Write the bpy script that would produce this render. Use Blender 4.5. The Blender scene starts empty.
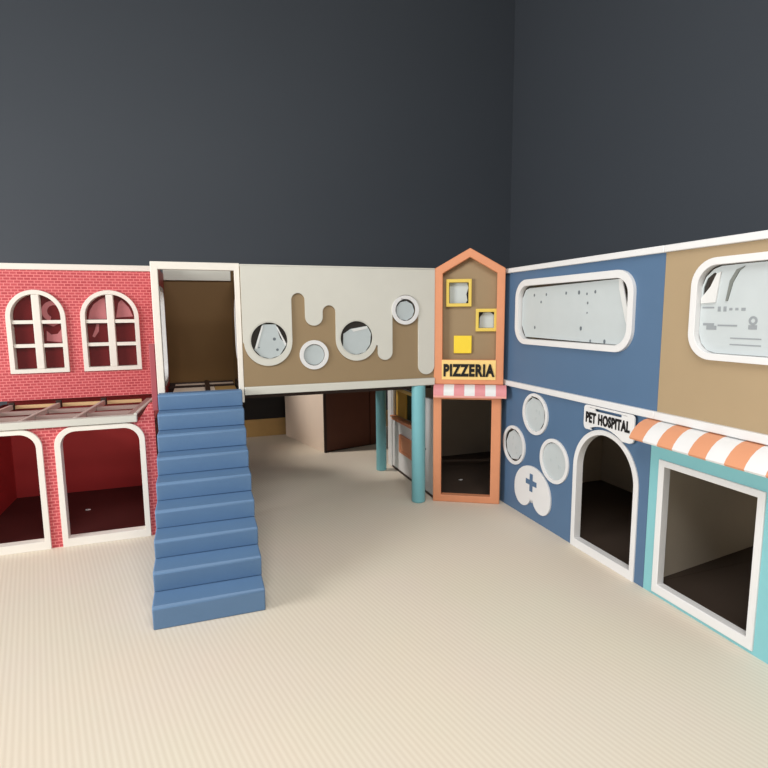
import bpy, bmesh, math, random
from mathutils import Vector, Matrix
from mathutils.geometry import tessellate_polygon

S = bpy.context.scene
C = S.collection
R = math.radians
random.seed(4)

# ------------------------------------------------------------------ camera
PITCH, ROLL, YAW, FPX = R(7.54), R(0.45), R(19.04), 535.0
fw = Vector((math.sin(YAW) * math.cos(PITCH), math.cos(YAW) * math.cos(PITCH), -math.sin(PITCH)))
r0 = Vector((math.cos(YAW), -math.sin(YAW), 0))
u0 = r0.cross(fw)
rt = r0 * math.cos(ROLL) - u0 * math.sin(ROLL)
up = r0 * math.sin(ROLL) + u0 * math.cos(ROLL)
cd = bpy.data.cameras.new('camera')
cam = bpy.data.objects.new('camera', cd)
C.objects.link(cam)
m = Matrix.Identity(4)
for i in range(3):
    m[i][0], m[i][1], m[i][2] = rt[i], up[i], -fw[i]
m[0][3], m[1][3], m[2][3] = 0, 0, 1.6
cam.matrix_world = m
cd.sensor_width = 36
cd.lens = 36 * FPX / 768
S.camera = cam

# ------------------------------------------------------------------ light
S.view_settings.view_transform = 'Standard'
S.view_settings.look = 'None'
S.view_settings.gamma = 1
S.view_settings.use_curve_mapping = False
S.view_settings.exposure = 0.1
w = bpy.data.worlds.new('room_light')
S.world = w
w.use_nodes = True
w.node_tree.nodes['Background'].inputs[0].default_value = (1.0, 0.97, 0.93, 1)
w.node_tree.nodes['Background'].inputs[1].default_value = 0.23


def area(name, loc, target, sx, sy, power, col):
    l = bpy.data.lights.new(name, 'AREA')
    l.shape = 'RECTANGLE'
    l.size, l.size_y, l.energy, l.color = sx, sy, power, col
    o = bpy.data.objects.new(name, l)
    C.objects.link(o)
    o.location = loc
    o.rotation_euler = (Vector(target) - Vector(loc)).to_track_quat('-Z', 'Y').to_euler()
    return o


area('window_daylight', (-6.5, 1.45, 2.3), (2.0, 3.0, 0.8), 3.2, 2.0, 425, (1.0, 0.99, 0.975))
area('ceiling_lamp', (0.1, -0.2, 4.3), (0.0, 1.5, 0), 3.0, 2.0, 165, (1.0, 0.98, 0.95))
sp = bpy.data.lights.new('rear_fill_spot', 'SPOT')  # unseen spot added for the rear-left light on cabinet side and kiosk
sp.energy, sp.spot_size, sp.spot_blend, sp.shadow_soft_size = 540, R(34), 0.8, 0.2
sp.color = (1.0, 0.93, 0.86)
so = bpy.data.objects.new('rear_fill_spot', sp)
C.objects.link(so)
so.location = (-1.6, 6.35, 3.6)
so.rotation_euler = (Vector((1.5, 5.9, 0.95)) - so.location).to_track_quat('-Z', 'Y').to_euler()


# ------------------------------------------------------------------ materials
def lin(c):
    return tuple((x / 255 / 12.92) if x / 255 <= 0.04045 else ((x / 255 + 0.055) / 1.055) ** 2.4 for x in c) + (1,)


MATS = {}


def mat(name, rgb, rough=0.55, noise=0.04, scale=6.0, bump=0.0, bscale=120.0, spec=0.35):
    if name in MATS:
        return MATS[name]
    mt = bpy.data.materials.new(name)
    mt.use_nodes = True
    nt = mt.node_tree
    b = nt.nodes['Principled BSDF']
    b.inputs['Roughness'].default_value = rough
    b.inputs['Specular IOR Level'].default_value = spec
    tc = nt.nodes.new('ShaderNodeTexCoord')
    nz = nt.nodes.new('ShaderNodeTexNoise')
    nz.inputs['Scale'].default_value = scale
    nz.inputs['Detail'].default_value = 4
    nt.links.new(tc.outputs['Object'], nz.inputs['Vector'])
    mx = nt.nodes.new('ShaderNodeMix')
    mx.data_type = 'RGBA'
    c = lin(rgb)
    mx.inputs[6].default_value = tuple(x * (1 - noise) for x in c[:3]) + (1,)
    mx.inputs[7].default_value = tuple(min(1, x * (1 + noise)) for x in c[:3]) + (1,)
    nt.links.new(nz.outputs['Fac'], mx.inputs[0])
    nt.links.new(mx.outputs[2], b.inputs['Base Color'])
    if bump:
        n2 = nt.nodes.new('ShaderNodeTexNoise')
        n2.inputs['Scale'].default_value = bscale
        nt.links.new(tc.outputs['Object'], n2.inputs['Vector'])
        bp = nt.nodes.new('ShaderNodeBump')
        bp.inputs['Strength'].default_value = bump
        bp.inputs['Distance'].default_value = 0.004
        nt.links.new(n2.outputs['Fac'], bp.inputs['Height'])
        nt.links.new(bp.outputs['Normal'], b.inputs['Normal'])
    MATS[name] = mt
    return mt


WHITE = mat('white_lacquer', (222, 222, 222), 0.4)
CREAM = mat('cream_board', (206, 205, 196), 0.5)
TAN = mat('tan_board', (167, 146, 115), 0.5)
TAN_SHADED = mat('tan_board_shaded', (148, 127, 97), 0.5)  # the tan board again, darkened to carry the shade on bridge and tower
IVORY = mat('ivory_lacquer', (232, 227, 218), 0.45)
BROWN = mat('brown_board', (112, 82, 42), 0.55)
BLUE = mat('blue_board', (82, 110, 141), 0.45)
AQUA = mat('aqua_board', (130, 190, 196), 0.45)
TEAL = mat('teal_lacquer', (120, 180, 188), 0.4)
ORANGE = mat('orange_wood', (214, 144, 106), 0.45, 0.06, 14)
STRIPE = mat('orange_stripe', (212, 148, 112), 0.55)
PINK = mat('pink_stripe', (216, 142, 146), 0.5)
YELLOW = mat('yellow_lacquer', (220, 192, 92), 0.4)
SIGN = mat('sign_yellow', (240, 206, 132), 0.45)
BLACK = mat('black_print', (18, 17, 18), 0.5)
SLATE = mat('slate_print', (104, 112, 118), 0.5)
FOAM = mat('blue_vinyl', (94, 126, 162), 0.5, 0.06, 5, 0.12, 60, 0.4)
RED_IN = mat('red_board', (178, 54, 54), 0.5)
MAROON = mat('maroon_mat', (70, 26, 24), 0.6)
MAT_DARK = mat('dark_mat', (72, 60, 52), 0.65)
INNER = mat('taupe_board', (208, 196, 178), 0.6)
DARKWOOD = mat('dark_wood', (52, 34, 28), 0.5, 0.15, 9)
REDWOOD = mat('red_brown_wood', (92, 50, 34), 0.5, 0.18, 7)
PALEWOOD = mat('pale_wood', (240, 222, 204), 0.5, 0.05, 5)
GREYWOOD = mat('grey_brown_wood', (158, 136, 130), 0.5, 0.06, 9)
OCHRE = mat('ochre_wood', (190, 154, 98), 0.5, 0.12, 8)
OCHRE_LIGHT = mat('honey_wood', (206, 172, 128), 0.5, 0.08, 8)
GREEN = mat('dark_green_board', (44, 62, 48), 0.45)
FILM = mat('protective_film', (190, 198, 200), 0.35, 0.05, 9, 0.25, 14, 0.5)
FILM_GREY = mat('grey_film', (182, 191, 193), 0.35, 0.06, 12, 0.25, 18, 0.5)
FILM_LIP = mat('film_fold', (216, 217, 216), 0.4)
PINK_FILM = mat('pink_film', (182, 112, 116), 0.35, 0.12, 14, 0.25, 20)
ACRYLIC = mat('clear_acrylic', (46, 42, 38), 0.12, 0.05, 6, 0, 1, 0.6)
WALLM = mat('charcoal_paint', (76, 82, 90), 0.6, 0.03, 1.2, 0.1, 90, 0.3)
METAL = mat('bolt_steel', (120, 120, 124), 0.35)


def brick_material():
    mt = bpy.data.materials.new('red_brick_print')
    mt.use_nodes = True
    nt = mt.node_tree
    b = nt.nodes['Principled BSDF']
    b.inputs['Roughness'].default_value = 0.55
    tc = nt.nodes.new('ShaderNodeTexCoord')
    sx = nt.nodes.new('ShaderNodeSeparateXYZ')
    ad = nt.nodes.new('ShaderNodeMath')
    ad.operation = 'ADD'
    cx = nt.nodes.new('ShaderNodeCombineXYZ')
    nt.links.new(tc.outputs['Object'], sx.inputs[0])
    nt.links.new(sx.outputs[0], ad.inputs[0])
    nt.links.new(sx.outputs[1], ad.inputs[1])
    nt.links.new(ad.outputs[0], cx.inputs[0])
    nt.links.new(sx.outputs[2], cx.inputs[1])
    br = nt.nodes.new('ShaderNodeTexBrick')
    br.inputs['Scale'].default_value = 1.0
    br.inputs['Brick Width'].default_value = 0.046
    br.inputs['Row Height'].default_value = 0.0225
    br.inputs['Mortar Size'].default_value = 0.0034
    br.inputs['Mortar Smooth'].default_value = 0.3
    br.inputs['Color1'].default_value = lin((196, 78, 84))
    br.inputs['Color2'].default_value = lin((178, 60, 68))
    br.inputs['Mortar'].default_value = lin((226, 130, 130))
    nt.links.new(cx.outputs[0], br.inputs['Vector'])
    nt.links.new(br.outputs['Color'], b.inputs['Base Color'])
    bp = nt.nodes.new('ShaderNodeBump')
    bp.inputs['Strength'].default_value = 0.15
    bp.inputs['Distance'].default_value = 0.002
    nt.links.new(br.outputs['Fac'], bp.inputs['Height'])
    nt.links.new(bp.outputs['Normal'], b.inputs['Normal'])
    return mt


BRICK = brick_material()


def floor_material():
    mt = bpy.data.materials.new('ribbed_beige_mat')
    mt.use_nodes = True
    nt = mt.node_tree
    b = nt.nodes['Principled BSDF']
    b.inputs['Roughness'].default_value = 0.6
    b.inputs['Specular IOR Level'].default_value = 0.3
    tc = nt.nodes.new('ShaderNodeTexCoord')
    mp = nt.nodes.new('ShaderNodeMapping')
    mp.inputs['Rotation'].default_value = (0, 0, R(-14))
    nt.links.new(tc.outputs['Object'], mp.inputs['Vector'])
    wv = nt.nodes.new('ShaderNodeTexWave')
    wv.wave_type = 'BANDS'
    wv.bands_direction = 'X'
    wv.inputs['Scale'].default_value = 2 * math.pi / 0.0235 / 20.0
    wv.inputs['Distortion'].default_value = 0.0
    nt.links.new(mp.outputs[0], wv.inputs['Vector'])
    nz = nt.nodes.new('ShaderNodeTexNoise')
    nz.inputs['Scale'].default_value = 1.6
    nt.links.new(tc.outputs['Object'], nz.inputs['Vector'])
    m1 = nt.nodes.new('ShaderNodeMix')
    m1.data_type = 'RGBA'
    m1.inputs[6].default_value = lin((221, 209, 191))
    m1.inputs[7].default_value = lin((229, 218, 201))
    nt.links.new(wv.outputs['Fac'], m1.inputs[0])
    m2 = nt.nodes.new('ShaderNodeMix')
    m2.data_type = 'RGBA'
    m2.blend_type = 'MULTIPLY'
    m2.inputs[0].default_value = 0.06
    nt.links.new(m1.outputs[2], m2.inputs[6])
    nt.links.new(nz.outputs['Color'], m2.inputs[7])
    nt.links.new(m2.outputs[2], b.inputs['Base Color'])
    bp = nt.nodes.new('ShaderNodeBump')
    bp.inputs['Strength'].default_value = 0.09
    bp.inputs['Distance'].default_value = 0.002
    nt.links.new(wv.outputs['Fac'], bp.inputs['Height'])
    nt.links.new(bp.outputs['Normal'], b.inputs['Normal'])
    return mt


# ------------------------------------------------------------------ mesh helpers
class MB:
    """collects prisms, boxes, tubes into ONE mesh; facade plane is local x-z, depth is +y"""

    def __init__(self):
        self.bm = bmesh.new()

    def prism(self, outer, holes=(), y0=0.0, y1=0.02, mi=0):
        bm = self.bm
        loops = [list(outer)] + [list(h) for h in holes]
        flat = [p for l in loops for p in l]
        tris = tessellate_polygon([[Vector((p[0], p[1], 0)) for p in l] for l in loops])
        a = [bm.verts.new((p[0], y0, p[1])) for p in flat]
        b = [bm.verts.new((p[0], y1, p[1])) for p in flat]
        fs = []
        for t in tris:
            for vs in (a, b):
                try:
                    fs.append(bm.faces.new([vs[i] for i in t]))
                except ValueError:
                    pass
        k = 0
        for l in loops:
            n = len(l)
            for i in range(n):
                i0, i1 = k + i, k + (i + 1) % n
                fs.append(bm.faces.new((a[i0], a[i1], b[i1], b[i0])))
            k += n
        for f in fs:
            f.material_index = mi
        return self

    def box(self, x0, x1, y0, y1, z0, z1, mi=0):
        return self.prism([(x0, z0), (x1, z0), (x1, z1), (x0, z1)], (), y0, y1, mi)

    def bar(self, p, q, wd, ht, mi=0):
        """rectangular bar from p to q (top centre line in a horizontal run), width wd, height ht"""
        p, q = Vector(p), Vector(q)
        d = (q - p).normalized()
        s = d.cross(Vector((0, 0, 1))).normalized() * (wd / 2)
        n = s.cross(d).normalized() * (ht / 2)
        vs = [self.bm.verts.new(c + a * s + b * n) for c in (p, q) for a, b in ((-1, -1), (1, -1), (1, 1), (-1, 1))]
        idx = [(0, 1, 2, 3), (4, 5, 6, 7), (0, 1, 5, 4), (1, 2, 6, 5), (2, 3, 7, 6), (3, 0, 4, 7)]
        for f in idx:
            self.bm.faces.new([vs[i] for i in f]).material_index = mi
        return self

    def cyl(self, x, y, z0, z1, r, n=32, bev=0.006):
        prof = [(r - bev, z0), (r, z0 + bev), (r, z1 - bev), (r - bev, z1)]
        rings = [[self.bm.verts.new((x + q * math.cos(2 * math.pi * i / n), y + q * math.sin(2 * math.pi * i / n), z)) for i in range(n)] for q, z in prof]
        for a, b in zip(rings, rings[1:]):
            for i in range(n):
                self.bm.faces.new((a[i], a[(i + 1) % n], b[(i + 1) % n], b[i]))
        self.bm.faces.new(rings[0])
        self.bm.faces.new(rings[-1])
        return self

    def build(self, name, mats, parent=None, bevel=0.0, loc=None):
        bm = self.bm
        bmesh.ops.recalc_face_normals(bm, faces=bm.faces)
        me = bpy.data.meshes.new(name)
        bm.to_mesh(me)
        bm.free()
        for mt in (mats if isinstance(mats, (list, tuple)) else [mats]):
            me.materials.append(mt)
        for p in me.polygons:
            p.use_smooth = True
        me.set_sharp_from_angle(angle=R(32))
        o = bpy.data.objects.new(name, me)
        C.objects.link(o)
        if parent is not None:
            o.parent = parent
        if loc:
            o.location = loc
        if bevel:
            bv = o.modifiers.new('bevel', 'BEVEL')
            bv.width = bevel
            bv.segments = 2
            bv.limit_method = 'ANGLE'
            bv.angle_limit = R(50)
        return o


def arc(cx, cz, r, a0, a1, n=16):
    return [(cx + r * math.cos(R(a0 + (a1 - a0) * i / n)), cz + r * math.sin(R(a0 + (a1 - a0) * i / n))) for i in range(n + 1)]


def circle(cx, cz, r, n=48, rz=None):
    rz = r if rz is None else rz
    return [(cx + r * math.cos(2 * math.pi * i / n), cz + rz * math.sin(2 * math.pi * i / n)) for i in range(n)]


def rect(x0, z0, x1, z1):
    return [(x0, z0), (x1, z0), (x1, z1), (x0, z1)]


def rrect(x0, z0, x1, z1, r, n=10):
    return arc(x1 - r, z1 - r, r, 0, 90, n) + arc(x0 + r, z1 - r, r, 90, 180, n) + arc(x0 + r, z0 + r, r, 180, 270, n) + arc(x1 - r, z0 + r, r, 270, 360, n)


def archp(x0, x1, z0, zs, zt, n=28):
    c, rx, rz = (x0 + x1) / 2, (x1 - x0) / 2, zt - zs
    return [(x0, z0), (x1, z0)] + [(c + rx * math.cos(math.pi * i / n), zs + rz * math.sin(math.pi * i / n)) for i in range(n + 1)]


def toprnd(x0, x1, z0, z1, r, n=10):
    return [(x0, z0), (x1, z0)] + arc(x1 - r, z1 - r, r, 0, 90, n) + arc(x0 + r, z1 - r, r, 90, 180, n)


def thing(name, label, cat, loc=(0, 0, 0), rz=0.0, group=None):
    o = bpy.data.objects.new(name, None)
    C.objects.link(o)
    o.empty_display_size = 0.1
    o.location = loc
    o.rotation_euler = (0, 0, rz)
    o['label'], o['category'] = label, cat
    if group:
        o['group'] = group
    return o


def struct(o):
    o['kind'] = 'structure'
    return o


def lettering(name, text, x0, x1, z0, z1, y, depth, mt, parent, offset=0.02):
    cu = bpy.data.curves.new('tmp', 'FONT')
    cu.body = text
    cu.offset = offset
    cu.extrude = 0.1
    cu.resolution_u = 6
    cu.space_character = 1.12
    t = bpy.data.objects.new('tmp', cu)
    C.objects.link(t)
    dg = bpy.context.evaluated_depsgraph_get()
    me = bpy.data.meshes.new_from_object(t.evaluated_get(dg))
    bpy.data.objects.remove(t)
    bpy.data.curves.remove(cu)
    xs = [v.co.x for v in me.vertices]
    ys = [v.co.y for v in me.vertices]
    zs = [v.co.z for v in me.vertices]
    for v in me.vertices:
        c = v.co.copy()
        v.co = (x0 + (c.x - min(xs)) / (max(xs) - min(xs)) * (x1 - x0),
                y - depth * (c.z - min(zs)) / (max(zs) - min(zs)),
                z0 + (c.y - min(ys)) / (max(ys) - min(ys)) * (z1 - z0))
    me.materials.clear()
    me.materials.append(mt)
    me.name = name
    o = bpy.data.objects.new(name, me)
    C.objects.link(o)
    o.parent = parent
    return o


# ------------------------------------------------------------------ the setting
XW, YW, HW = 4.45, 7.10, 7.5
fl = struct(MB().box(-6.6, XW + 0.12, -1.6, YW + 0.12, -0.05, 0.0).build('floor', floor_material()))
struct(MB().box(-6.6, XW + 0.12, YW, YW + 0.12, 0.0, HW).build('wall_back', WALLM))
struct(MB().box(XW, XW + 0.12, -1.6, YW, 0.0, HW).build('wall_right', WALLM))
struct(MB().box(-6.6, XW, YW - 0.03, YW, 0.0, 0.23).build('baseboard_back', OCHRE, None, 0.004))

struct(MB().box(-1.6, 1.05, YW - 0.028, YW - 0.0005, 0.2305, 1.0).build('shade_sheet_1', mat('shade_black', (30, 28, 28), 0.6)))  # black sheet painted as the deep shade on the wall behind the bridge

# ------------------------------------------------------------------ brick porch, lower left
t = thing('brick_porch', 'low red brick playhouse porch with two round-cornered white doorways and open grid roof', 'playhouse', (0, 4.10, 0))
XL, XRB = -1.78, -0.388
doors = [(-0.962, -0.397), (-1.602, -1.034)]
d_out = [toprnd(a, b, 0.0, 0.848, 0.125) for a, b in doors]
d_in = [toprnd(a + 0.036, b - 0.036, 0.058, 0.815, 0.1) for a, b in doors]
MB().prism([(XL, 0.0), (XRB + 0.062, 0.0), (XRB + 0.062, 0.985), (XRB + 0.03, 0.975), (XRB - 0.045, 0.852), (XL, 0.852)], [toprnd(a + 0.012, b - 0.012, 0.012, 0.836, 0.115) for a, b in doors], 0.0, 0.03).build('front_panel', BRICK, t)
for o_, i_ in zip(d_out, d_in):
    MB().prism(o_, [i_], -0.016, 0.055).build('door_frame', IVORY, t, 0.005)
MB().box(XRB + 0.032, XRB + 0.062, 0.0301, 1.75, 0, 0.852).build('side_panel', BRICK, t)
MB().box(-1.60, -1.57, 0.066, 1.215, 0.004, 0.852).build('inner_wall', RED_IN, t)
MB().box(-1.57, XRB + 0.031, 1.215, 1.235, 0, 0.90).build('back_panel', RED_IN, t)
MB().box(-1.57, XRB + 0.031, 0.066, 1.214, 0.001, 0.022).build('floor_mat', MAROON, t)
MB().box(XL, XRB - 0.05, -0.03, 0.03, 0.853, 0.902).build('front_beam', CREAM, t, 0.004)
SK = 0.066 / 0.77                                            # the roof bars run slightly askew
MB().bar((-0.478, 0.031, 0.881), (-0.478 + SK * 0.77, 0.80, 0.881), 0.062, 0.044).build('end_beam', GREYWOOD, t, 0.004)
MB().bar((-0.446, -0.029, 0.910), (-0.446 + SK * 0.83, 0.80, 0.910), 0.022, 0.014).build('edge_strip', CREAM, t, 0.003)
RX = (-0.835, -1.162, -1.49)
for x in RX:
    MB().bar((x, 0.031, 0.884), (x + SK * 0.77, 0.80, 0.884), 0.026, 0.038).build('rafter', mat('pale_grey_wood', (196, 182, 174), 0.5, 0.05, 9), t, 0.003)
for y in (0.27, 0.53):
    b = MB()
    q = SK * (y - 0.03)
    for x0, x1 in ((RX[2] + 0.014, RX[1] - 0.014), (RX[1] + 0.014, RX[0] - 0.014), (RX[0] + 0.014, -0.510)):
        b.box(x0 + q, x1 + q, y - 0.02, y + 0.02, 0.862, 0.892)
    b.build('cross_rail', GREYWOOD, t, 0.003)
for x in RX:
    x += SK * 0.77
    MB().box(x - 0.02, x + 0.02, 0.801, 0.828, 0.86, 0.922).build('joist_bracket', DARKWOOD, t, 0.003)
for x0, x1 in zip(RX[::-1], RX[::-1][1:] + (-0.522,)):
    MB().box(x0 + 0.090, x1 + 0.042, 0.805, 0.827, 0.868, 0.896).build('ledger_board', OCHRE_LIGHT, t, 0.003)

# ------------------------------------------------------------------ brick upper storey
t = thing('brick_upper_storey', 'upper red brick playhouse storey with two arched white six-pane windows', 'playhouse', (0, 4.93, 0.932))
zl = lambda z: z - 0.932
XU = -0.33
wins = [(-1.408, -0.998), (-0.893, -0.461)]
wo = [archp(a, b, zl(1.148), zl(1.585), zl(1.803)) for a, b in wins]
wi = [archp(a + 0.034, b - 0.034, zl(1.18), zl(1.59), zl(1.77)) for a, b in wins]
MB().prism(rect(-1.90, 0, XU, zl(1.958)), [archp(a + 0.01, b - 0.01, zl(1.158), zl(1.585), zl(1.793)) for a, b in wins], 0, 0.03).build('front_panel', BRICK, t)
MB().box(-1.90, XU, -0.012, 0.05, zl(1.9585), zl(2.006)).build('top_rail', IVORY, t, 0.004)
MB().box(XU - 0.03, XU, 0.031, 0.93, 0, zl(1.957)).build('side_panel', RED_IN, t)
MB().box(-1.90, -1.87, 0.031, 0.93, 0, zl(1.957)).build('side_panel', RED_IN, t)
MB().box(-1.87, XU - 0.031, 0.90, 0.93, 0, zl(1.957)).build('back_panel', RED_IN, t)
MB().box(-1.87, XU - 0.031, 0.032, 0.90, 0.0, 0.03).build('deck', MAROON, t)
for k, (a, b) in enumerate(wins):
    f = MB().prism(wo[k], [wi[k]], -0.022, 0.05).build('arched_window', IVORY, t, 0.005)
    c = (a + b) / 2 + 0.004
    MB().box(c - 0.027, c + 0.027, -0.016, 0.036, zl(1.1805), zl(1.769)).build('mullion', IVORY, f, 0.004)
    for z in (1.365, 1.552):
        for x0, x1 in ((a + 0.0345, c - 0.0275), (c + 0.0275, b - 0.0345)):
            MB().box(x0, x1, -0.01, 0.036, zl(z - 0.014), zl(z + 0.014)).build('glazing_bar', IVORY, f, 0.003)
    MB().prism(archp(a + 0.036, b - 0.036, zl(1.182), zl(1.59), zl(1.768)), (), 0.0425, 0.046).build('pane', mat('red_tinted_acrylic', (104, 30, 32), 0.12, 0.05, 6, 0, 1, 0.6), f)
    fb = MB()
    if k == 0:
        fb.prism(arc(-1.09, zl(1.635), 0.085, 60, 250, 16) + arc(-1.085, zl(1.635), 0.05, 240, 70, 12), (), 0.039, 0.042)
        fb.prism([(-1.155, zl(1.40)), (-1.05, zl(1.385)), (-1.04, zl(1.50)), (-1.075, zl(1.455)), (-1.12, zl(1.45)), (-1.15, zl(1.48))], (), 0.039, 0.042)
        fb.prism([(-1.15, zl(1.535)), (-1.10, zl(1.515)), (-1.05, zl(1.54)), (-1.05, zl(1.565)), (-1.15, zl(1.565))], (), 0.039, 0.042)
    else:
        fb.prism([(-0.845, zl(1.57)), (-0.71, zl(1.57)), (-0.712, zl(1.75)), (-0.75, zl(1.73)), (-0.80, zl(1.69)), (-0.83, zl(1.64))], (), 0.039, 0.042)
        fb.prism([(-0.64, zl(1.58)), (-0.51, zl(1.59)), (-0.535, zl(1.66)), (-0.59, zl(1.73)), (-0.615, zl(1.70))], (), 0.039, 0.042)
        fb.prism([(-0.81, zl(1.42)), (-0.775, zl(1.47)), (-0.77, zl(1.53)), (-0.79, zl(1.53)), (-0.80, zl(1.49)), (-0.825, zl(1.43))], (), 0.039, 0.042)
    fb.build('protective_film', PINK_FILM, f)

# ------------------------------------------------------------------ doorway module above the stairs
t = thing('doorway_module', 'white framed open doorway unit at the head of the blue stairs', 'playhouse', (0, 4.05, 0))
X0, X1 = -0.290, 0.302
MB().prism(rect(X0, 0.95, X1, 1.965), [rect(-0.243, 0.995, 0.266, 1.913)], 0.0, 0.055).build('door_frame', IVORY, t, 0.004)
s = MB().prism([(0.0551, 0.95), (1.09, 0.95), (1.09, 1.955), (0.0551, 1.955)], [rrect(0.14, 1.10, 0.66, 1.78, 0.12)], 0, 0.025).build('side_panel', RED_IN, t)
s.rotation_euler = (0, 0, R(90))
s.location = (X0 + 0.026, 0, 0)
wf = MB().prism(rrect(0.11, 1.07, 0.69, 1.81, 0.14), [rrect(0.145, 1.105, 0.655, 1.775, 0.11)], -0.018, 0.0255).build('window_frame', WHITE, t, 0.004)
wf.rotation_euler = (0, 0, R(90))
wf.location = (X0 + 0.026, 0, 0)
MB().box(X0 + 0.026, X1, 1.07, 1.09, 0.95, 1.90).build('back_panel', BROWN, t)
MB().box(X0 + 0.026, X1, 1.045, 1.09, 1.9005, 2.0).build('back_rail', CREAM, t, 0.003)
MB().box(X0 + 0.027, X1 - 0.021, 0.056, 1.069, 0.95, 0.968).build('deck', DARKWOOD, t)
for ya, yb, xb, mt_ in ((0.46, 0.76, 0.11, PALEWOOD), (0.46, 0.76, X1 - 0.021, OCHRE), (0.90, 1.045, X1 - 0.021, PALEWOOD)):
    MB().box(0.112 if mt_ is OCHRE else -0.215, xb, ya, yb, 0.9685, 0.984).build('deck_slat', mt_, t, 0.003)
for y in (0.82, 1.055):
    MB().box(X0 + 0.027, X1 - 0.021, y - 0.012, y + 0.012, 0.9685, 0.996).build('deck_rail', DARKWOOD, t, 0.003)
MB().box(0.032, 0.07, 0.062, 1.04, 0.9965, 1.008).build('deck_spine', DARKWOOD, t, 0.003)
for x, y in ((-0.24, 0.12), (0.10, 0.12), (-0.24, 1.03), (0.10, 1.03)):
    MB().box(x - 0.03, x + 0.03, y - 0.03, y + 0.03, 0, 0.949).build('leg', DARKWOOD, t)
MB().box(X0 - 0.040, X0 - 0.004, 0.0, 0.04, 0.93, 1.40).build('corner_strip', mat('dusty_red_board', (168, 84, 92), 0.5), t, 0.003)

# ------------------------------------------------------------------ blue foam stairs
t = thing('soft_play_stairs', 'blue vinyl foam staircase of nine steps leading up to the doorway', 'stairs', (0, 2.782, 0))
fronts = [0.0, 0.145, 0.30, 0.465, 0.63, 0.785, 0.92, 1.04, 1.16]
tops = [0.132, 0.25, 0.36, 0.473, 0.588, 0.705, 0.825, 0.942, 1.056]
XS0, XS1 = -0.292, 0.272
for k in range(9):
    za = 0.0 if k == 0 else tops[k - 1] + 0.0005
    zb = tops[k]
    b = MB()
    y0 = fronts[k]
    bm = b.bm
    prof = [(y0 + 0.012, za), (y0, zb - 0.012), (y0 + 0.012, zb), (1.257, zb), (1.257, za)]
    va = [bm.verts.new((XS0 + 0.0009 * k, y, z)) for y, z in prof]
    vb = [bm.verts.new((XS1 + 0.0009 * k, y, z)) for y, z in prof]
    bm.faces.new(va)
    bm.faces.new(vb)
    for i in range(5):
        bm.faces.new((va[i], va[(i + 1) % 5], vb[(i + 1) % 5], vb[i]))
    b.build('step', FOAM, t, 0.006)

# ------------------------------------------------------------------ bridge
t = thing('bridge_module', 'raised brown bridge unit with cream dripping-icing overlay and four round windows', 'playhouse', (0, 4.05, 0))
BX0, BX1 = 0.304, 1.838
ports = [(0.497, 1.404, 0.142), (1.172, 1.409, 0.139), (0.832, 1.288, 0.088), (1.577, 1.624, 0.092)]
MB().prism(rect(BX0, 1.066, BX1, 1.945), [circle(x, z, r - 0.004) for x, z, r in ports], 0.0, 0.025).build('wall_panel', TAN_SHADED, t)
MB().box(BX0, BX1, -0.022, 0.06, 1.006, 1.0655).build('bottom_rail', CREAM, t, 0.004)
MB().box(BX0, BX1, -0.014, 0.06, 1.9455, 1.958).build('top_rail', CREAM, t, 0.003)
# icing overlay outline, walked counter-clockwise from the top left
ic = [(BX0 + 0.002, 1.945), (BX0 + 0.002, 1.40)]
ic += [(0.490 + 0.176 * math.cos(R(a)), 1.395 + 0.178 * math.sin(R(a))) for a in range(184, 360, 6)]
ic += [(0.667, 1.395)]
ic += arc(0.718, 1.703, 0.051, 180, 0, 14)
ic += arc(0.836, 1.577, 0.067, 180, 360, 16)
ic += arc(0.954, 1.612, 0.051, 180, 0, 14)
ic += [(1.172 + 0.168 * math.cos(R(a)), 1.403 + 0.172 * math.sin(R(a))) for a in range(180, 346, 6)]
ic += [(1.344, 1.345)]
ic += arc(1.406, 1.290, 0.061, 180, 360, 14)
ic += arc(1.580, 1.632, 0.112, 180, 0, 20)
ic += arc(1.764, 1.168, 0.071, 180, 360, 16)
ic += [(1.836, 1.945)]
MB().prism(ic, [circle(x, z, r) for x, z, r in ports[:2]], -0.016, -0.0005).build('icing_overlay', CREAM, t, 0.004)
films = [
    [(0.395, 1.345), (0.44, 1.295), (0.50, 1.28), (0.565, 1.30), (0.612, 1.37), (0.572, 1.42), (0.545, 1.515), (0.455, 1.515), (0.43, 1.45)],
    [(1.07, 1.34), (1.115, 1.30), (1.17, 1.288), (1.235, 1.305), (1.275, 1.36), (1.283, 1.44), (1.255, 1.495), (1.13, 1.475), (1.075, 1.44)],
    circle(0.832, 1.288, 0.0785, 24), circle(1.577, 1.618, 0.0785, 9)]
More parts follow.
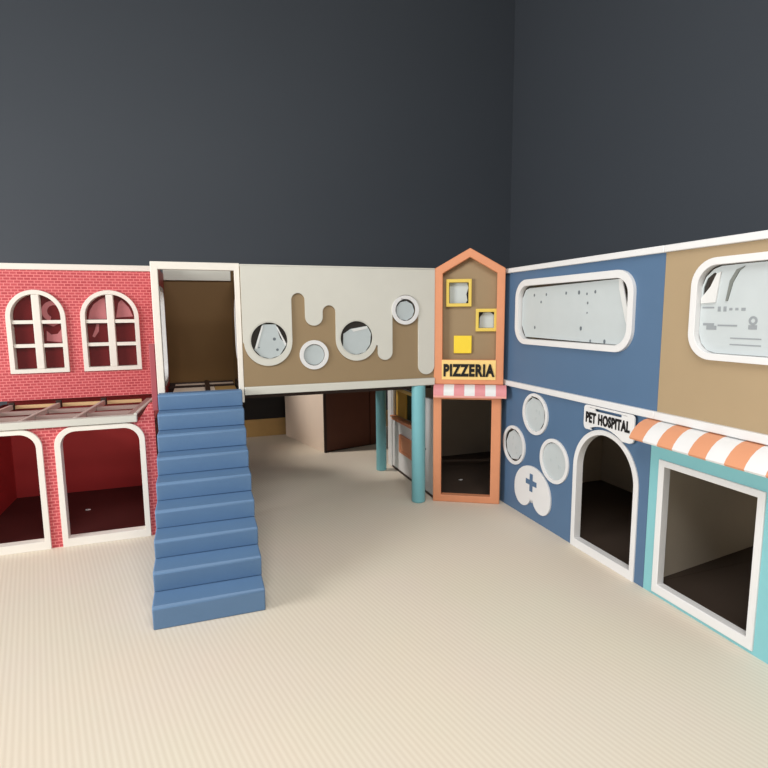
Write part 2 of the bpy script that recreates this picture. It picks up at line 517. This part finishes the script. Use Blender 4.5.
for k, (x, z, r) in enumerate(ports):
    if k < 2:
        rg = MB().prism(circle(x, z, r - 0.0005), [circle(x, z, r - 0.008)], -0.014, 0.03).build('porthole_window', CREAM, t, 0.002)
    else:
        rg = MB().prism(circle(x, z, r + 0.024), [circle(x, z, r - 0.006)], -0.026 if k == 3 else -0.014, -0.0165 if k == 3 else -0.0005).build('porthole_window', WHITE, t, 0.005)
    fy = -0.0135 if k == 3 else 0.0
    MB().prism(circle(x, z, r - 0.009), (), fy + 0.006, fy + 0.010).build('pane', ACRYLIC, rg)
    gs = 1.08 if k < 2 else 1.0
    fm = MB().prism([(x + (a - x) * gs, z + (b - z) * gs) for a, b in films[k]], (), fy, fy + 0.0055)
    if k == 0:
        for px, pz, pr in ((0.535, 1.415, 0.012), (0.555, 1.335, 0.01), (0.42, 1.355, 0.006)):
            fm.prism(circle(px, pz, pr, 10), (), -0.001, -0.0001, 1)
    fm.build('protective_film', [FILM_GREY, SLATE], rg)
    if k in (0, 1):
        lip = [(0.392, 1.35), (0.405, 1.345), (0.457, 1.512), (0.446, 1.516)] if k == 0 else [(1.128, 1.478), (1.15, 1.458), (1.262, 1.482), (1.257, 1.5)]
        MB().prism(lip, (), -0.004, -0.0002).build('film_fold', FILM_LIP, rg)
    if k == 0:
        MB().prism([(0.548, 1.512), (0.56, 1.505), (0.624, 1.375), (0.612, 1.366)], (), -0.004, -0.0002).build('film_fold', FILM_LIP, rg)
s2 = MB().prism([(0.0615, 1.006), (1.07, 1.006), (1.07, 1.945), (0.0615, 1.945)], [rrect(0.16, 1.25, 0.80, 1.70, 0.15)], 0, 0.02).build('end_panel', BROWN, t)
s2.rotation_euler = (0, 0, R(90))
s2.location = (0.340, 0, 0)
wf = MB().prism(rrect(0.13, 1.22, 0.83, 1.73, 0.17), [rrect(0.165, 1.255, 0.795, 1.695, 0.14)], -0.001, 0.035).build('end_window_frame', WHITE, t, 0.004)
wf.rotation_euler = (0, 0, R(90))
wf.location = (0.340, 0, 0)
MB().box(BX0, BX1, 0.061, 1.10, 0.97, 1.005).build('deck', DARKWOOD, t)
MB().box(BX0, BX1, 1.075, 1.10, 1.0055, 2.0).build('back_panel', BROWN, t)
for px, py, pr in ((1.712, 0.03, 0.058), (1.715, 1.02, 0.052)):
    p = MB().cyl(px, py, 0.001, 1.0055 if py < 0.5 else 0.969, pr).build('support_post', TEAL, t)
    if py < 0.5:
        MB().cyl(0, 0, 0, 0.006, 0.009, 14, 0.001).build('bolt', METAL, p)
        bo = p.children[0]
        bo.rotation_euler = (R(90), 0, R(62))
        bo.location = (px + 0.0512, py - 0.0272, 0.46)

# ------------------------------------------------------------------ pizzeria tower
t = thing('pizzeria_tower', 'narrow orange gabled pizzeria house front with yellow windows and a doorway', 'playhouse', (1.86, 4.06, 0), R(-28.95))
MB().prism([(-0.015, 1.012), (0.552, 1.012), (0.552, 1.948), (0.272, 2.112), (-0.015, 1.952)],
           [[(0.055, 1.215), (0.488, 1.215), (0.488, 1.912), (0.272, 2.040), (0.055, 1.916)]], -0.03, 0.04).build('gable_frame', ORANGE, t, 0.006)
MB().prism([(0.0, 1.20), (0.54, 1.20), (0.54, 1.93), (0.272, 2.09), (0.0, 1.93)],
           [rect(0.104, 1.675, 0.262, 1.842), rect(0.347, 1.47, 0.469, 1.604)], 0.041, 0.06).build('back_panel', TAN_SHADED, t)
for (a, b, c, d), fp in (((0.080, 0.287, 1.648, 1.871), [(0.107, 1.677), (0.24, 1.677), (0.252, 1.70), (0.243, 1.75), (0.259, 1.80), (0.25, 1.842), (0.107, 1.842)]),
                         ((0.322, 0.495, 1.446, 1.630), [(0.352, 1.475), (0.468, 1.475), (0.468, 1.58), (0.44, 1.60), (0.385, 1.60), (0.355, 1.56)])):
    f = MB().prism(rect(a, c, b, d), [rect(a + 0.025, c + 0.027, b - 0.025, d - 0.027)], 0.006, 0.075).build('square_window', YELLOW, t, 0.004)
    MB().box(a + 0.026, b - 0.026, 0.064, 0.068, c + 0.028, d - 0.028).build('pane', ACRYLIC, f)
    MB().prism(fp, (), 0.058, 0.063).build('protective_film', FILM, f)
MB().box(0.146, 0.292, 0.018, 0.0405, 1.265, 1.411).build('blank_square', mat('bright_yellow', (236, 206, 62), 0.4), t, 0.004)
sg = MB().box(0.052, 0.490, -0.036, -0.0305, 1.052, 1.214).build('sign_board', SIGN, t, 0.002)
lettering('lettering', 'PIZZERIA', 0.066, 0.480, 1.078, 1.182, -0.0365, 0.006, BLACK, sg, 0.05)
MB().prism(rect(-0.018, 0.0, 0.54, 0.91), [rect(0.050, 0.058, 0.462, 0.885)], -0.03, 0.04).build('door_frame', ORANGE, t, 0.006)
MB().box(0.0, 0.535, 0.0, 0.04, 0.9105, 1.0115).build('lintel', ORANGE, t)


def awning(name, parent, xs, prof, mats, lip):
    """striped canopy: profile (depth, z) swept along local x, one stripe per interval"""
    b = MB()
    bm = b.bm
    n = len(prof)
    inner = [(y + 0.006, z - 0.010) for y, z in prof]
    loop = prof + inner[::-1]
    for k, (xa, xb) in enumerate(zip(xs, xs[1:])):
        va = [bm.verts.new((xa, y, z)) for y, z in loop]
        vb = [bm.verts.new((xb, y, z)) for y, z in loop]
        for i in range(len(loop)):
            bm.faces.new((va[i], va[(i + 1) % len(loop)], vb[(i + 1) % len(loop)], vb[i])).material_index = k % 2
        if k == 0:
            bm.faces.new(va)
        if k == len(xs) - 2:
            bm.faces.new(vb).material_index = k % 2
    return b.build(name, mats, parent)


w7 = [-0.012 + 0.0838 * k for k in range(8)]
prof = [(-0.0301, 1.011), (-0.06, 1.005), (-0.085, 0.990), (-0.1, 0.965), (-0.104, 0.928)]
aw = awning('awning', t, w7, prof, [PINK, WHITE], 0.01)
MB().box(-0.012, 0.5745, -0.104, -0.0305, 0.911, 0.9275).build('awning_edge', mat('awning_edge_pink', (226, 160, 150), 0.5), aw)

# ------------------------------------------------------------------ room behind the pizzeria doorway
t = thing('back_room_unit', 'dim taupe play room with dark floor seen through the pizzeria doorway', 'playhouse', (1.93, 4.06, 0))


def slab(name, pts, z0, z1, mt):
    b = MB()
    lo = [b.bm.verts.new((x - 1.93, y - 4.06, z0)) for x, y in pts]
    hi = [b.bm.verts.new((x - 1.93, y - 4.06, z1)) for x, y in pts]
    b.bm.faces.new(lo)
    b.bm.faces.new(hi)
    for i in range(len(pts)):
        j = (i + 1) % len(pts)
        b.bm.faces.new((lo[i], lo[j], hi[j], hi[i]))
    return b.build(name, mt, t)


slab('back_panel', [(1.93, 5.28), (3.50, 5.28), (3.50, 5.30), (1.93, 5.30)], 0, 1.0, INNER)
room = [(1.935, 4.09), (2.36, 3.99), (3.49, 3.99), (3.49, 5.279), (1.935, 5.279)]
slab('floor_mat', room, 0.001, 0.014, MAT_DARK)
slab('ceiling_board', room, 1.013, 1.03, INNER)

# ------------------------------------------------------------------ kiosk counter beside the pizzeria, under the bridge
t = thing('kiosk_counter', 'white play kiosk front with orange counter ledge behind the teal posts', 'kiosk', (1.862, 5.26, 0), R(-90))
MB().prism(rect(0.125, 0.0, 1.145, 0.86), [rect(0.15, 0.54, 0.74, 0.826), ], 0.0, 0.025).build('front_panel', WHITE, t)
MB().box(0.0, 0.118, -0.006, 0.04, 0.0, 0.965).build('end_post', WHITE, t, 0.004)
MB().box(0.118, 0.1245, 0.004, 0.03, 0.0, 0.965).build('post_gap', DARKWOOD, t)
MB().box(0.127, 0.76, -0.03, 0.024, 0.5405, 0.556).build('counter_ledge', ORANGE, t, 0.004)
MB().box(0.127, 0.76, -0.012, -0.0005, 0.512, 0.54).build('ledge_trim', ORANGE, t, 0.003)
MB().box(0.15, 0.74, 0.05, 0.058, 0.556, 0.86).build('opening_board', GREEN, t)
MB().box(0.16, 0.42, 0.030, 0.0495, 0.557, 0.845).build('shutter', mat('mustard_board', (206, 162, 74), 0.45), t, 0.003)
MB().box(0.127, 0.76, -0.012, -0.0005, 0.827, 0.86).build('header_trim', SIGN, t, 0.003)
f = MB().prism(rrect(0.345, 0.215, 0.735, 0.40, 0.02), [rrect(0.375, 0.242, 0.705, 0.373, 0.012)], -0.014, -0.0005).build('decorative_plaque', ORANGE, t, 0.003)
MB().prism(rrect(0.376, 0.243, 0.704, 0.372, 0.012), (), -0.008, -0.0005).build('plaque_inlay', STRIPE, f)
MB().box(0.125, 1.145, -0.004, -0.0005, 0.0, 0.022).build('kick_strip', DARKWOOD, t)

# ------------------------------------------------------------------ wooden cabinet far back under the bridge
t = thing('wooden_cabinet', 'boxy cabinet with pale left side and dark red-brown front standing far back under the bridge', 'cabinet', (1.318, 5.935, 0), R(15))
MB().box(0, 0.022, 0.02, 1.10, 0, 1.12).build('side_panel', PALEWOOD, t, 0.003)
MB().box(0.0, 0.030, 0.0, 0.0195, 0, 1.12).build('corner_strip', DARKWOOD, t, 0.002)
MB().box(0.0305, 0.62, 0.004, 0.0195, 0.012, 1.12).build('front_panel', REDWOOD, t, 0.002)
MB().box(0.632, 0.80, 0.004, 0.0195, 0.012, 1.12).build('front_panel', REDWOOD, t, 0.002)
MB().box(0.0225, 0.80, 0.02, 0.82, 0.0, 1.12).build('body', DARKWOOD, t)

# ------------------------------------------------------------------ right-hand facade, runs towards the camera
XF = 2.377
FY = 3.80
RZ = R(-90)
t = thing('pet_hospital_unit', 'lower blue pet hospital front with paw print portholes, sign and arched white doorway', 'playhouse', (XF, FY, 0), RZ)
U1 = 1.512
uo = lambda Y: FY - Y
pp = [(uo(3.38), 0.836, 0.158), (uo(3.655), 0.535, 0.158), (uo(3.137), 0.535, 0.163)]
aL, aR = uo(2.928), uo(2.356)
MB().prism(rect(-0.06, 0, U1, 1.006), [circle(x, z, r - 0.012) for x, z, r in pp] + [archp(aL + 0.01, aR - 0.01, 0.012, 0.565, 0.85)], 0, 0.025).build('front_panel', BLUE, t)
fd = [
    [(0.3, 0.73), (0.36, 0.715), (0.46, 0.72), (0.515, 0.80), (0.51, 0.885), (0.46, 0.935), (0.38, 0.945), (0.315, 0.90), (0.29, 0.82)],
    [(0.05, 0.47), (0.11, 0.425), (0.19, 0.435), (0.245, 0.50), (0.25, 0.565), (0.20, 0.62), (0.13, 0.645), (0.07, 0.61), (0.035, 0.54)],
    circle(0.655, 0.53, 0.122, 26)]
for k, (x, z, r) in enumerate(pp):
    rg = MB().prism(circle(x, z, r), [circle(x, z, r - 0.027)], -0.014, -0.0005).build('porthole_window', WHITE, t, 0.006)
    MB().prism(circle(x, z, r - 0.0125), (), 0.006, 0.010).build('pane', ACRYLIC, rg)
    fm = MB().prism([(x + (a - x) * 1.1, z + (b - z) * 1.1) for a, b in fd[k]], (), 0.0, 0.0055)
    for j in range(4):
        a = random.uniform(0, 6.28)
        q = random.uniform(0.02, 0.08)
        fm.prism(circle(x + q * math.cos(a), z + q * math.sin(a), random.uniform(0.005, 0.009), 8, random.uniform(0.008, 0.018)), (), -0.001, -0.0001, 1)
    fm.build('protective_film', [FILM, FILM_GREY], rg)
# paw pad: an upside-down heart
pc, hw = 0.412, 0.232
pad = []
for i in range(25):
    a = R(180 - 180 * i / 24)
    pad.append((pc + hw * math.cos(a), 0.225 + 0.202 * math.sin(a)))
pad += [(pc + hw * 0.52 + hw * 0.48 * math.cos(R(a)), 0.2 + 0.115 * math.sin(R(a))) for a in range(0, -166, -11)]
pad += [(pc, 0.137)]
pad += [(pc - hw * 0.52 + hw * 0.48 * math.cos(R(a)), 0.2 + 0.115 * math.sin(R(a))) for a in range(-15, -181, -11)]
pw = MB().prism(pad, (), -0.016, -0.0005).build('paw_pad', WHITE, t, 0.004)
cz, cx_ = 0.298, 0.408
MB().prism([(cx_ - 0.02, cz - 0.07), (cx_ + 0.02, cz - 0.07), (cx_ + 0.02, cz - 0.02), (cx_ + 0.07, cz - 0.02), (cx_ + 0.07, cz + 0.02), (cx_ + 0.02, cz + 0.02),
            (cx_ + 0.02, cz + 0.07), (cx_ - 0.02, cz + 0.07), (cx_ - 0.02, cz + 0.02), (cx_ - 0.07, cz + 0.02), (cx_ - 0.07, cz - 0.02), (cx_ - 0.02, cz - 0.02)], (), -0.0175, -0.0165).build('medical_cross', BLUE, pw)
MB().prism(archp(aL, aR, 0.0, 0.565, 0.862), [archp(aL + 0.036, aR - 0.036, 0.058, 0.565, 0.829)], -0.009, 0.045).build('door_frame', WHITE, t, 0.005)
sL, sR = uo(2.815), uo(2.388)
ac = (aL + aR) / 2
so_ = [(sL, 0.875)] + arc(sL + 0.028, 0.873, 0.026, 180, 270, 6) + [(sL + 0.075, 0.849)]
so_ += [(ac + 0.30 * math.cos(R(a)), 0.565 + 0.318 * math.sin(R(a))) for a in range(112, 52, -5)]
so_ += [(sR - 0.03, 0.832)] + arc(sR - 0.022, 0.858, 0.022, 270, 360, 6) + arc(sR - 0.025, 0.980, 0.025, 0, 90, 6) + arc(sL + 0.025, 0.980, 0.025, 90, 180, 6)
sg = MB().prism(so_, [rrect(sL + 0.10, 0.974, sR - 0.10, 0.992, 0.008, 4)], -0.03, -0.0205).build('sign_board', WHITE, t, 0.003)
lettering('lettering', 'PET HOSPITAL', sL + 0.022, sR - 0.03, 0.893, 0.963, -0.0305, 0.003, BLACK, sg, 0.048)
MB().box(0.0, U1, 1.155, 1.175, 0, 1.0).build('back_panel', INNER, t)
dv = MB().box(0, 1.12, 0, 0.02, 0.022, 0.984).build('side_panel', INNER, t)
dv.rotation_euler = (0, 0, R(98))
dv.location = (U1 - 0.002, 0.032, 0)
MB().box(-0.185, -0.165, 0.05, 1.175, 0, 1.0).build('side_panel', INNER, t)
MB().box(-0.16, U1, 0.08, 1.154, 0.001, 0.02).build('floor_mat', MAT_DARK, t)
MB().box(-0.16, U1, 0.03, 1.154, 0.985, 1.0).build('ceiling_board', INNER, t)
MB().box(-0.164, 0.0, 1.155, 1.175, 0, 1.0).build('back_panel', INNER, t)

t = thing('shop_front_unit', 'aqua shop front with square white doorway under an orange striped awning', 'playhouse', (XF, FY - U1 - 0.002, 0), RZ)
FS = FY - U1 - 0.002
us = lambda Y: FS - Y
LS = 1.50
gL, gR = us(2.222), us(1.628)
MB().prism(rect(0.0, 0, LS, 1.006), [rect(gL + 0.01, 0.03, gR - 0.01, 0.775)], 0, 0.025).build('front_panel', AQUA, t)
MB().prism(rect(gL, 0.018, gR, 0.79), [rect(gL + 0.038, 0.072, gR - 0.036, 0.754)], -0.009, 0.042).build('door_frame', WHITE, t, 0.004)
MB().box(0.0, LS, 1.155, 1.175, 0, 1.0).build('back_panel', INNER, t)
MB().box(LS - 0.02, LS, 0.026, 1.154, 0, 1.0).build('side_panel', INNER, t)
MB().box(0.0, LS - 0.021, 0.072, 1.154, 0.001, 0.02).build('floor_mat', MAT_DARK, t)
MB().box(0.0, LS - 0.021, 0.03, 1.154, 0.985, 1.0).build('ceiling_board', INNER, t)
prof = [(-0.0005, 1.003), (-0.035, 0.998), (-0.07, 0.982), (-0.10, 0.958), (-0.125, 0.928), (-0.137, 0.905)]
xs = [-0.026 + 0.0955 * k for k in range(17)]
xs = [x for x in xs if x <= LS] 
awning('awning', t, xs, prof, [STRIPE, WHITE], 0.01)

t = thing('blue_upper_unit', 'upper blue playhouse unit with a wide rounded window covered in spotted white film', 'playhouse', (XF, FY, 1.007), RZ)
zu = lambda z: z - 1.007
bw = (uo(3.662), uo(2.455))
MB().prism(rect(-0.06, zu(1.05), uo(2.262), zu(1.908)), [rrect(bw[0] + 0.015, zu(1.372), bw[1] - 0.015, zu(1.828), 0.12)], 0, 0.025).build('front_panel', BLUE, t)
UB = uo(2.262)
MB().box(-0.05, UB, -0.018, 0.05, zu(1.9085), zu(1.946)).build('top_rail', WHITE, t, 0.004)
MB().box(-0.05, UB, -0.022, 0.05, 0.0, zu(1.0495)).build('bottom_rail', WHITE, t, 0.004)
f = MB().prism(rrect(bw[0], zu(1.357), bw[1], zu(1.843), 0.135), [rrect(bw[0] + 0.042, zu(1.397), bw[1] - 0.042, zu(1.797), 0.10)], -0.022, 0.024).build('wide_window', WHITE, t, 0.007)
MB().prism(rrect(bw[0] + 0.043, zu(1.398), bw[1] - 0.043, zu(1.796), 0.10), (), 0.016, 0.02).build('pane', ACRYLIC, f)
fpts = [(3.612, 1.50), (3.612, 1.70), (3.57, 1.765), (3.52, 1.778), (2.60, 1.792), (2.585, 1.74), (2.535, 1.60), (2.503, 1.50), (2.515, 1.44), (2.60, 1.400), (3.56, 1.412)]
fm = MB().prism([(uo(a), zu(b)) for a, b in fpts], (), 0.010, 0.0155)
for (a, b), s_ in zip([(3.457, 1.724), (3.311, 1.724), (3.090, 1.726), (2.958, 1.725), (2.881, 1.714), (2.804, 1.724), (3.371, 1.672), (2.871, 1.655), (2.873, 1.592), (3.440, 1.485), (2.927, 1.490), (2.832, 1.412), (2.704, 1.414)],
                      [10, 9, 10, 13, 8, 10, 9, 8, 6, 11, 13, 9, 12]):
    fm.prism(circle(uo(a), zu(b), s_ / 1250, 10, s_ / 900), (), 0.0085, 0.0099, 1)
fm.build('protective_film', [FILM, SLATE], f)
MB().prism([(uo(2.60), zu(1.793)), (uo(2.57), zu(1.785)), (uo(2.502), zu(1.55)), (uo(2.512), zu(1.50)), (uo(2.535), zu(1.55)), (uo(2.592), zu(1.73))], (), 0.002, 0.0095).build('film_fold', FILM_LIP, f)
MB().box(0, UB, 1.155, 1.175, 0.0, zu(1.93)).build('back_panel', BROWN, t)
MB().box(0, 0.02, 0.051, 1.154, 0.0, zu(1.93)).build('side_panel', BROWN, t)
MB().box(0.021, UB, 0.051, 1.154, 0.0, 0.03).build('deck', MAT_DARK, t)

FT = 2.261
t = thing('tan_upper_unit', 'upper tan playhouse unit with a rounded window under peeling printed film', 'playhouse', (XF, FT, 1.007), RZ)
ut = lambda Y: FT - Y
LT = FT - (FS - LS)
tw0, tw1 = ut(2.078), ut(0.88)
MB().prism(rect(0, zu(1.05), LT, zu(1.908)), [rrect(tw0 + 0.015, zu(1.378), tw1 - 0.015, zu(1.836), 0.12)], 0, 0.025).build('front_panel', TAN, t)
MB().box(0, LT, -0.018, 0.05, zu(1.9085), zu(1.946)).build('top_rail', WHITE, t, 0.004)
MB().box(0, LT, -0.022, 0.05, 0.0, zu(1.0495)).build('bottom_rail', WHITE, t, 0.004)
f = MB().prism(rrect(tw0, zu(1.36), tw1, zu(1.853), 0.13), [rrect(tw0 + 0.036, zu(1.392), tw1 - 0.036, zu(1.818), 0.10)], -0.022, 0.024).build('wide_window', WHITE, t, 0.007)
MB().prism(rrect(tw0 + 0.037, zu(1.393), tw1 - 0.037, zu(1.817), 0.10), (), 0.016, 0.02).build('pane', ACRYLIC, f)
fpts = [(2.041, 1.49), (2.041, 1.715), (2.02, 1.765), (1.98, 1.80), (1.94, 1.812), (1.80, 1.814), (0.98, 1.810), (0.93, 1.76), (0.925, 1.46), (0.98, 1.396), (1.945, 1.394), (1.99, 1.405), (2.025, 1.44)]
fm = MB().prism([(ut(a), zu(b)) for a, b in fpts], [[(ut(a), zu(b)) for a, b in ((2.032, 1.668), (1.985, 1.722), (1.958, 1.772), (1.975, 1.785), (2.012, 1.758), (2.030, 1.715))]], 0.010, 0.0155)
for a0, a1, zc, h in ((2.03, 1.965, 1.615, 0.004), (1.945, 1.93, 1.607, 0.012), (1.915, 1.90, 1.607, 0.012), (1.885, 1.87, 1.606, 0.006), (1.855, 1.84, 1.606, 0.006), (1.825, 1.805, 1.605, 0.007),
                      (2.02, 1.96, 1.533, 0.006), (1.94, 1.84, 1.529, 0.004), (2.0, 1.946, 1.517, 0.010), (1.87, 1.72, 1.47, 0.003), (1.87, 1.72, 1.44, 0.003), (1.785, 1.745, 1.523, 0.010)):
    fm.box(ut(a0), ut(a1), 0.0085, 0.0099, zu(zc - h), zu(zc + h), 1)
fm.prism(circle(ut(1.765), zu(1.553), 0.021, 16), [circle(ut(1.765), zu(1.553), 0.010, 16)], 0.0085, 0.0099, 1)
fm.build('protective_film', [FILM, mat('faint_grey_print', (146, 152, 156), 0.5)], f)
MB().prism([(ut(2.036), zu(1.660)), (ut(1.988), zu(1.715)), (ut(1.958), zu(1.776)), (ut(1.937), zu(1.785)), (ut(1.955), zu(1.64)), (ut(2.034), zu(1.635))], (), 0.001, 0.0095).build('film_fold', FILM_LIP, f)
MB().prism([(ut(1.905), zu(1.645)), (ut(1.89), zu(1.74)), (ut(1.86), zu(1.79)), (ut(1.82), zu(1.802)), (ut(1.845), zu(1.785)), (ut(1.875), zu(1.73)), (ut(1.895), zu(1.645))], (), 0.004, 0.0098).build('film_crease', mat('film_crease_grey', (120, 124, 120), 0.5), f)
MB().box(0, LT, 1.155, 1.175, 0.0, zu(1.93)).build('back_panel', BROWN, t)
MB().box(LT - 0.02, LT, 0.051, 1.154, 0.0, zu(1.93)).build('side_panel', BROWN, t)
MB().box(0.0, LT - 0.021, 0.051, 1.154, 0.0, 0.03).build('deck', MAT_DARK, t)

# ------------------------------------------------------------------ small flat white flecks on the dark mats
for nm, lb, (x, y, z) in (('white_fleck', 'tiny white scrap on the maroon floor inside the brick doorway', (-0.925, 4.77, 0.0225)),
                          ('white_fleck', 'tiny white scrap on the dark floor inside the pizzeria doorway', (2.30, 4.44, 0.0145))):
    o = MB().prism([(-0.02, -0.004), (0.004, -0.013), (0.021, 0.002), (0.006, 0.012), (-0.014, 0.009)], (), -0.003, 0.003).build(nm, WHITE)
    o.data.transform(Matrix.Rotation(R(90), 4, 'X'))
    o.location = (x, y, z + 0.003)
    o['label'], o['category'], o['group'] = lb, 'fleck', 'tiny white flecks on the dark mats'
